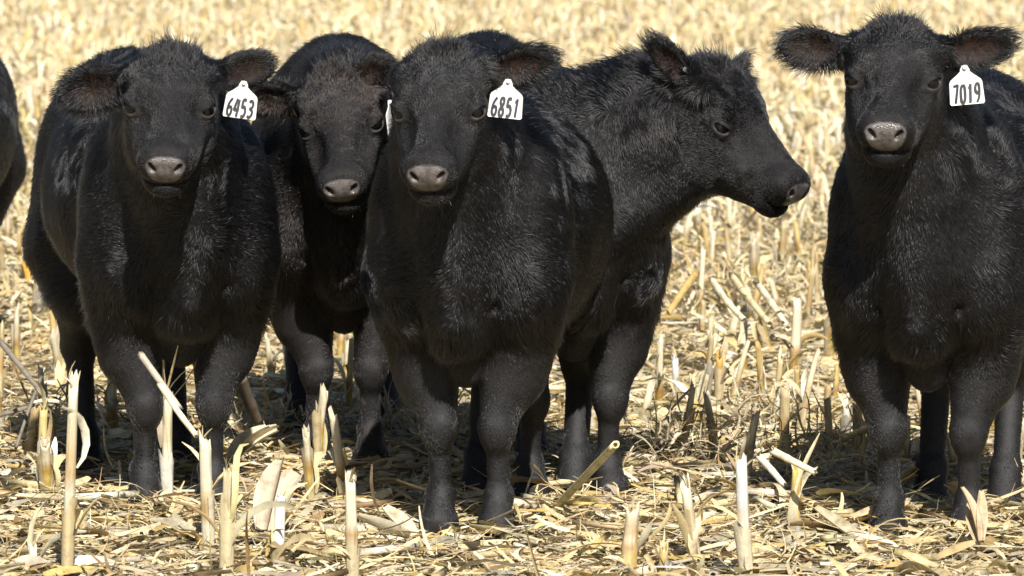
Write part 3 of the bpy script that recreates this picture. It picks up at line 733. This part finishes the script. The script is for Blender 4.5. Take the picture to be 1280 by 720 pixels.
    f.cone(A1, (A1 + B1) / 2 + np.array(spec.get('neckbow', (0, 0, 0))), .105, .10, .08); f.cone((A1 + B1) / 2 + np.array(spec.get('neckbow', (0, 0, 0))), B1, .10, .085, .06)
    f.cone(A2, M2, .165, .135, .08); f.cone(M2, B2, .135, .095, .06)
    f.cone(A3, B3, .13, spec.get('thr', .075), .07)
    f.cone(hp(.04, 0, -.125), (.20, 0, .66), .045, .05, .06)
    # head
    jw = spec.get('jaw', 0); v1, v2, v3 = rg.uniform(.92, 1.08), rg.uniform(.90, 1.08), rg.uniform(.90, 1.08)
    f.ell(hp(-.005, 0, .002), (.125, .098, .098), .04, H)
    f.ell(hp(-.074, 0, .026), (.055, .080 * v3, .046), .045, H)
    f.cone(hp(.03, 0, -.028), hp(.215, 0, -.016), .078 * v1, .054, .035)
    f.cone(hp(.04, 0, .040), hp(.205, 0, .026), .044, .034, .018)
    for q in (1, -1):
        f.ell(hp(.010 + jw * .6, q * .057 * v2, -.080 - jw * .5), (.088, .044, .086 + jw * .5), .035, H)
        f.cone(hp(.055, q * .078, -.022), hp(.155, q * .056, -.030), .020, .016, .018)
        f.ell(hp(.13, q * .046, -.050), (.075, .028, .036), .03, H)
        f.ell(hp(.125, q * .078, .030), (.050, .020, .022), .03, H, True)
        f.cone(hp(.022, q * .068, .052), hp(-.035, q * .086, .052), .022, .028, .025)
        f.ell(hp(.040, q * .086, .020), (.038, .026, .030), .015, H)
        f.ell(hp(.252, q * .030, .008), (.034, .032, .036), .02, H)
    for q in (1, -1): f.cone(hp(.15, q * .036, -.050), hp(.236, q * .030, -.044), .024, .024, .012)
    f.cone(hp(.03, 0, -.105 - jw * .8), hp(.205, 0, -.066), .050, .034, .03)
    f.ell(hp(.242, 0, .002), (.044, .064, .053), .022, H)
    f.ell(hp(.237, 0, -.058), (.045, .053, .034), .012, H)
    # mouth line, nostrils, eye openings
    f.ell(hp(.270, 0, -.0410), (.032, .075, .0024), .004, H, True)
    for q in (1, -1):
        d1 = nrm(H @ np.array([1, q * .45, .25])); d2 = nrm(np.cross(H @ np.array([0, q * .45, 1]), d1)); d3 = np.cross(d1, d2)
        f.ell(hp(.284, q * .031, .014), (.022, .0072, .0130), .005, np.stack([nrm(H @ np.array([1, q * .3, .1])), nrm(H @ np.array([-.3 * q, .75, -q * .66])), nrm(H @ np.array([0, q * .66, .75]))], 1), True)
        f.ell(hp(.063, q * .099, .024), (.022, .021, spec.get('eyeh', .0105)), .004, H, True)
    # ears
    ears = []
    for q, key in ((1, 'earL'), (-1, 'earR')):
        d, n_, L, Wd = spec.get(key, ((-.25, .93, .0), (.75, .25, .35), .085, .046))
        d = nrm(H @ (np.array(d) * np.array([1, q, 1]))); n_ = np.array(n_) * np.array([1, q, 1]); n_ = H @ n_
        n_ = nrm(n_ - d * (n_ @ d)); w_ = np.cross(n_, d); Rm = np.stack([d, w_, n_], 1)
        b0 = hp(*(np.array(spec.get('base' + key, (-.055, .072, .030))) * [1, q, 1]))
        f.cone(b0, b0 + d * .06, .034, .026, .03)
        f.ell(b0 + d * (L + .035), (L, Wd, .017), .02, Rm)
        f.ell(b0 + d * (L + .030) + n_ * .017, (L * .80, Wd * .72, .017), .010, Rm, True)
        ears.append((b0, d, w_, n_, L, Wd))
    lo = np.minimum(hp(.1, 0, 0), HO) - .22; hi = np.maximum(hp(.1, 0, 0), HO) + .22
    V, F, Nn = f.mesh(lo, hi)
    # colour masks: r = bare nose pad, g = inner ear skin
    Q = (V - HO) @ H
    def nose_mask(Q):
        wz = .040 + .35 * np.clip(Q[:, 2] + .01, -.03, .03)
        a = np.abs(Q[:, 1] / wz) ** 3 + np.abs((Q[:, 2] - .004) / .037) ** 3
        return np.clip((1.0 - a) / .25, 0, 1) * np.clip((Q[:, 0] - .246 + .25 * np.maximum(0, Q[:, 2])) / .010, 0, 1)
    def ear_mask(P, Nn):
        o = np.zeros(len(P))
        for b0, d, w_, n_, L, Wd in ears:
            e = P - (b0 + d * (L + .03)); a = ((e @ d) / (L * .8)) ** 2 + ((e @ w_) / (Wd * .75)) ** 2
            o = np.maximum(o, np.clip((1 - a) * 2.5, 0, 1) * (np.abs(e @ n_) < .03) * (Nn @ n_ > .1))
        return o
    nm = nose_mask(Q); em = ear_mask(V, Nn)
    lip = np.clip(1 - (((Q[:, 0] - .235) / .045) ** 2 + (Q[:, 1] / .038) ** 2 + ((Q[:, 2] + .045) / .012) ** 2), 0, 1) * .5
    lid = .28 * np.clip(1.25 - (((Q[:, 0] - .062) / .030) ** 2 + ((np.abs(Q[:, 1]) - .098) / .035) ** 2 + ((Q[:, 2] - .020) / .019) ** 2), 0, 1)
    lip = np.maximum(lip, lid)
    col = np.stack([np.maximum(nm, lip), em, np.clip((.46 - V[:, 2]) / .08, 0, 1)], -1)
    root = bpy.data.objects.new('calf', None); COL.objects.link(root)
    root.location = (spec['x'], spec['y'], 0); root.rotation_euler = (0, 0, r); root.empty_display_size = .2
    tag(root, spec['label'], 'calf', 'black calves standing in the stubble')
    body = obj('body', np_mesh('calf_body', V, F, HIDE, True, col), root)
    # eyes
    for q in (1, -1):
        bm = bmesh.new(); bmesh.ops.create_uvsphere(bm, u_segments=20, v_segments=14, radius=.0215)
        me = bpy.data.meshes.new('eye'); bm.to_mesh(me); bm.free(); me.materials.append(EYE)
        for p_ in me.polygons: p_.use_smooth = True
        e = obj('eye', me, root); e.location = hp(.051, q * .086, .019)
    # coat
    tri = np.concatenate([F[:, [0, 1, 2]], F[:, [0, 2, 3]]]); a, b, c_ = V[tri[:, 0]], V[tri[:, 1]], V[tri[:, 2]]
    area = np.linalg.norm(np.cross(b - a, c_ - a), axis=1) / 2; ce = (a + b + c_) / 3; qc = (ce - HO) @ H
    headw = np.exp(-np.maximum(0, np.linalg.norm((qc - [.06, 0, -.01]) / [.21, .2, .15], axis=1) - .8) * 6)
    wgt = area * (1 + 1.6 * headw) * np.where(ce[:, 0] > -.35, 1.25, .75)
    NH = spec.get('hairs', 220000); sel = rg.choice(len(tri), NH, p=wgt / wgt.sum())
    u, v = rg.random(NH), rg.random(NH); k = u + v > 1; u[k], v[k] = 1 - u[k], 1 - v[k]
    T = tri[sel]; w0 = (1 - u - v)[:, None]; P = V[T[:, 0]] * w0 + V[T[:, 1]] * u[:, None] + V[T[:, 2]] * v[:, None]
    nn = Nn[T[:, 0]] * w0 + Nn[T[:, 1]] * u[:, None] + Nn[T[:, 2]] * v[:, None]; nn /= np.linalg.norm(nn, axis=1, keepdims=True) + 1e-9
    Q = (P - HO) @ H
    ishead = (np.linalg.norm((Q - [.06, 0, -.01]) / [.25, .14, .14], axis=1) < 1).astype(float)
    inear = np.zeros(NH); eflow = np.zeros((NH, 3)); rim = np.zeros(NH)
    for b0, d, w_, n_, L, Wd in ears:
        e = P - (b0 + d * (L + .035)); on = (np.abs(e @ n_) < .035) & (((e @ d) / (L * 1.15)) ** 2 + ((e @ w_) / (Wd * 1.25)) ** 2 < 1) & ((P - b0) @ d > .035)
        inear[on] = 1; rr_ = e - np.outer(e @ n_, n_); rr_ /= np.linalg.norm(rr_, axis=1, keepdims=True) + 1e-9
        eflow[on] = (d * .6 + rr_ * .9)[on]; edge = ((e @ d) / L) ** 2 + ((e @ w_) / Wd) ** 2
        rim[on] = np.clip((edge[on] - .45) * 2, 0, 1)
    leg = np.clip((.46 - P[:, 2]) / .08, 0, 1)
    flow = np.stack([np.full(NH, -.75), 0 * P[:, 1], np.full(NH, -.65)], -1)
    flow = flow * (1 - leg[:, None]) + np.array([-.1, 0, -1.]) * leg[:, None]
    hflow = -H[:, 0][None] + np.outer(Q[:, 1] * 4, H[:, 1]) + np.outer(Q[:, 2] * 2, H[:, 2])
    flow = np.where(ishead[:, None] > 0, hflow, flow); flow = np.where(inear[:, None] > 0, eflow, flow)
    flow += .6 * vnoise(P, 10, seed) + .32 * vnoise(P, 45, seed + 1) * (1 - .5 * ishead[:, None])
    flow -= nn * np.sum(flow * nn, 1)[:, None]; flow /= np.linalg.norm(flow, axis=1, keepdims=True) + 1e-9
    ln = .019 + .012 * np.clip((P[:, 2] - .85) / .2, 0, 1) + .014 * np.clip((.55 - P[:, 2]) / .1, 0, 1) * (1 - leg)
    ln = ln * (1 - leg) + .0080 * leg
    hl = .0045 + .009 * np.clip((.10 - Q[:, 0]) / .15, 0, 1)
    poll = np.exp(-(((Q[:, 0] + .09) / .06) ** 2 + (Q[:, 1] / .075) ** 2 + ((Q[:, 2] - .08) / .06) ** 2))
    hl = hl + .014 * poll; ln = np.where(ishead > 0, hl, ln); ln = np.where(inear > 0, .013 + .016 * rim, ln)
    ln *= rg.uniform(.6, 1.3, NH) * (1 + .35 * (1 - ishead) * (1 - leg) * vnoise(P, 22, seed + 9)[:, 0]); lift = .19 - .09 * leg + .12 * (ln > .030) + .32 * (1 - leg) * (rg.random(NH) < .06) + .1 * ishead; crest = np.exp(-(((P[:, 0] - .05) / .2) ** 2)) * np.clip((nn[:, 2] - .5) * 2.5, 0, 1) * (1 - ishead) * (P[:, 2] > .85)
    ln = ln * (1 + .9 * crest * rg.random(NH) + 1.3 * poll * (rg.random(NH) < .12)); lift = lift + .5 * crest
    lift = lift + .16 * vnoise(P, 16, seed + 7)[:, 0] * (1 - ishead) + .7 * poll + rg.normal(0, .07, NH)
    lift = np.where(rim > .3, .35, lift)
    keep = (nose_mask(Q) < .3) & ~((((Q[:, 0] - .062) / .029) ** 2 + ((Q[:, 2] - .022) / .020) ** 2 < 1) & (np.abs(np.abs(Q[:, 1]) - .1) < .035))
    keep &= rg.random(NH) > .20 * ear_mask(P, nn)
    keep &= P[:, 2] > .04
    keep &= rg.random(NH) > .12 * leg
    P, nn, flow, ln, lift, poll = P[keep], nn[keep], flow[keep], ln[keep], lift[keep], poll[keep]; NH = len(P)
    jit = rg.normal(0, .085, (NH, 3)) + (rg.normal(0, .45, (NH, 3)) + .5 * vnoise(P, 60, seed + 4)) * poll[:, None]
    d0 = flow * np.cos(lift)[:, None] + nn * np.sin(lift)[:, None] + jit; d0 /= np.linalg.norm(d0, axis=1, keepdims=True)
    d1 = flow * np.cos(lift * .3)[:, None] + nn * np.sin(lift * .3)[:, None] + jit + np.array([0, 0, -.12]) + .22 * vnoise(P, 120, seed + 2)
    d1 = d1 + d0 * poll[:, None] * 1.5; d1 /= np.linalg.norm(d1, axis=1, keepdims=True)
    pts = np.stack([P - nn * .001, P + d0 * ln[:, None] * .4, P + d0 * ln[:, None] * .4 + (d0 + d1) / 2 * ln[:, None] * .3, P + d0 * ln[:, None] * .4 + (d0 + d1) / 2 * ln[:, None] * .3 + d1 * ln[:, None] * .35], 1)
    hc = bpy.data.hair_curves.new('calf_coat'); hc.add_curves([4] * NH)
    hc.points.foreach_set('position', pts.astype(np.float32).ravel())
    ra = hc.attributes.get('radius') or hc.attributes.new('radius', 'FLOAT', 'POINT')
    rad = np.tile(np.array([1, .9, .65, .15]) * .00050, (NH, 1)) * rg.uniform(.7, 1.3, (NH, 1)); ra.data.foreach_set('value', rad.astype(np.float32).ravel())
    hc.materials.append(HAIR_BR if spec.get('brown') else HAIR)
    obj('coat', hc, root)
    nw = 36; wq = np.stack([rg.uniform(.215, .262, nw), rg.uniform(-.04, .04, nw), rg.uniform(-.078, -.05, nw)], -1)
    wp = HO + wq @ H.T; wd = H @ np.array([.5, 0, -.6]) + np.array([0, 0, -.5]); wd = wd[None] + rg.normal(0, .35, (nw, 3)); wd /= np.linalg.norm(wd, axis=1, keepdims=True)
    wl = rg.uniform(.006, .018, nw)[:, None]; wpts = np.stack([wp, wp + wd * wl * .5, wp + wd * wl + np.array([0, 0, -.003])], 1)
    wc = bpy.data.hair_curves.new('whiskers'); wc.add_curves([3] * nw); wc.points.foreach_set('position', wpts.astype(np.float32).ravel())
    wa = wc.attributes.get('radius') or wc.attributes.new('radius', 'FLOAT', 'POINT'); wa.data.foreach_set('value', np.tile([.0006, .0005, .0002], nw).astype(np.float32))
    wc.materials.append(WHISK); obj('whiskers', wc, root)
    # tags and studs: hung under the ear
    L2W = W2L.T
    for side, text, px_, tilt in spec.get('tags', []):
        b0, d, w_, n_, L, Wd = ears[0 if side == 'L' else 1]
        pos = b0 + d * (L * 1.0 + px_) + n_ * .022 - np.array([0, 0, Wd * .25 + spec.get('tdrop', 0)])
        me, me2 = tag_meshes(text) if text else tag_meshes('1')
        t_ = obj('ear_tag', me, root); tag(t_, 'white ear tag' + (' with hand written number ' + text if text else ' seen edge on'))
        t_.scale = (1.0,) * 3; t_.location = pos; yawt = -r + R(spec.get('tagyaw', 0)); t_.rotation_euler = (R(-8), R(tilt), yawt)
        if text: obj('tag_number', me2, t_)
        st = obj('tag_stud', lathe_disc('tag_stud', .006, .008, METAL), t_); st.rotation_euler = (R(90), 0, 0); st.location = (0, -.005, -.001)
    for side, u_, v_ in spec.get('studs', []):
        b0, d, w_, n_, L, Wd = ears[0 if side == 'L' else 1]
        so = obj('ear_stud', lathe_disc('ear_stud', .0055, .007, METAL), root)
        so.location = b0 + d * (L * u_ + .035) + w_ * Wd * v_ + n_ * .02; so.rotation_mode = 'QUATERNION'
        so.rotation_quaternion = Vector(n_).to_track_quat('Z', 'Y')
    return root

SPECS = [
 dict(name='A', seed=1, x=-.82, y=14.85, heading=-78, head=at(213, 128, 14.5), yaw=0, roll=-2, pitch=33, spread=.085, top=.05, g=1.05,
      earL=((-.45, .85, -.05), (.75, .3, .3), .080, .046), earR=((.05, .9, -.25), (.8, .2, .3), .085, .054),
      tags=[('L', '6453', .022, 8)], tdrop=.012, studs=[('R', .0, .6)],
      label='leftmost full calf facing the camera with white ear tag 6453'),
 dict(name='B', seed=2, x=-.44, y=15.8, heading=-88, head=at(427, 150, 15.5), yaw=2, roll=8, pitch=38, spread=.07, top=.055, brown=True,
      earL=((.0, .80, .30), (.8, -.2, .6), .050, .046), baseearL=(-.065, .015, .055), tdrop=.075, earR=((-.15, .95, .05), (.8, .2, .2), .085, .048),
      tags=[('L', '', .086, 0)], tagyaw=80, studs=[('L', -.1, .5)],
      label='calf standing farther back between calf 6453 and calf 6851, head lowered'),
 dict(name='C', seed=3, x=-.10, y=14.3, heading=-100, head=at(552, 131, 14.0), yaw=-7, roll=2, pitch=35, spread=.07, top=-.02, g=1.03,
      earL=((-.20, .85, .12), (.8, .2, .3), .078, .046), earR=((-.76, .12, -.64), (.4, -.8, .3), .075, .040),
      tags=[('L', '6851', .004, 6)], tdrop=.008, studs=[('L', -.1, .3)],
      label='middle calf in front facing the camera with white ear tag 6851'),
 dict(name='D', seed=4, x=.14, y=15.0, heading=-75, head=at(903, 146, 14.85), yaw=55, pitch=42, jaw=.035, eyeh=.0085, throat=(.0, 0, -.165), thr=.085, spread=.10, top=.09, wz=-.05, g=.94, neckbow=(0.02, .03, .02),
      earR=((-.84, .46, .22), (-.03, .93, .25), .072, .036), earL=((-.45, .55, .45), (.6, .3, .4), .036, .030), studs=[('R', .5, -.5)],
      label='calf behind the middle calf with its head turned right in profile'),
 dict(name='E', seed=5, x=.98, y=14.2, heading=-102, head=at(1118, 97, 13.9), yaw=-8, roll=-2, pitch=27, spread=.095, top=.03, hx=(-.60, -.58), hs=(.10, .08),
      earL=((-.15, .95, .10), (.8, .2, .35), .080, .043), earR=((-.10, .95, .02), (.8, .2, .35), .084, .044),
      tags=[('L', '7019', .004, -5)], tdrop=.024, studs=[('L', -.1, .2)],
      label='rightmost calf standing apart with white ear tag 7019'),
 dict(name='F', seed=6, x=-1.80, y=18.3, heading=-90, head=at(-155, 110, 17.9), yaw=-20, pitch=36, spread=.09,
      label='calf mostly outside the left edge with only its flank showing', hairs=60000),
]
for sp_ in SPECS: build_calf(sp_)
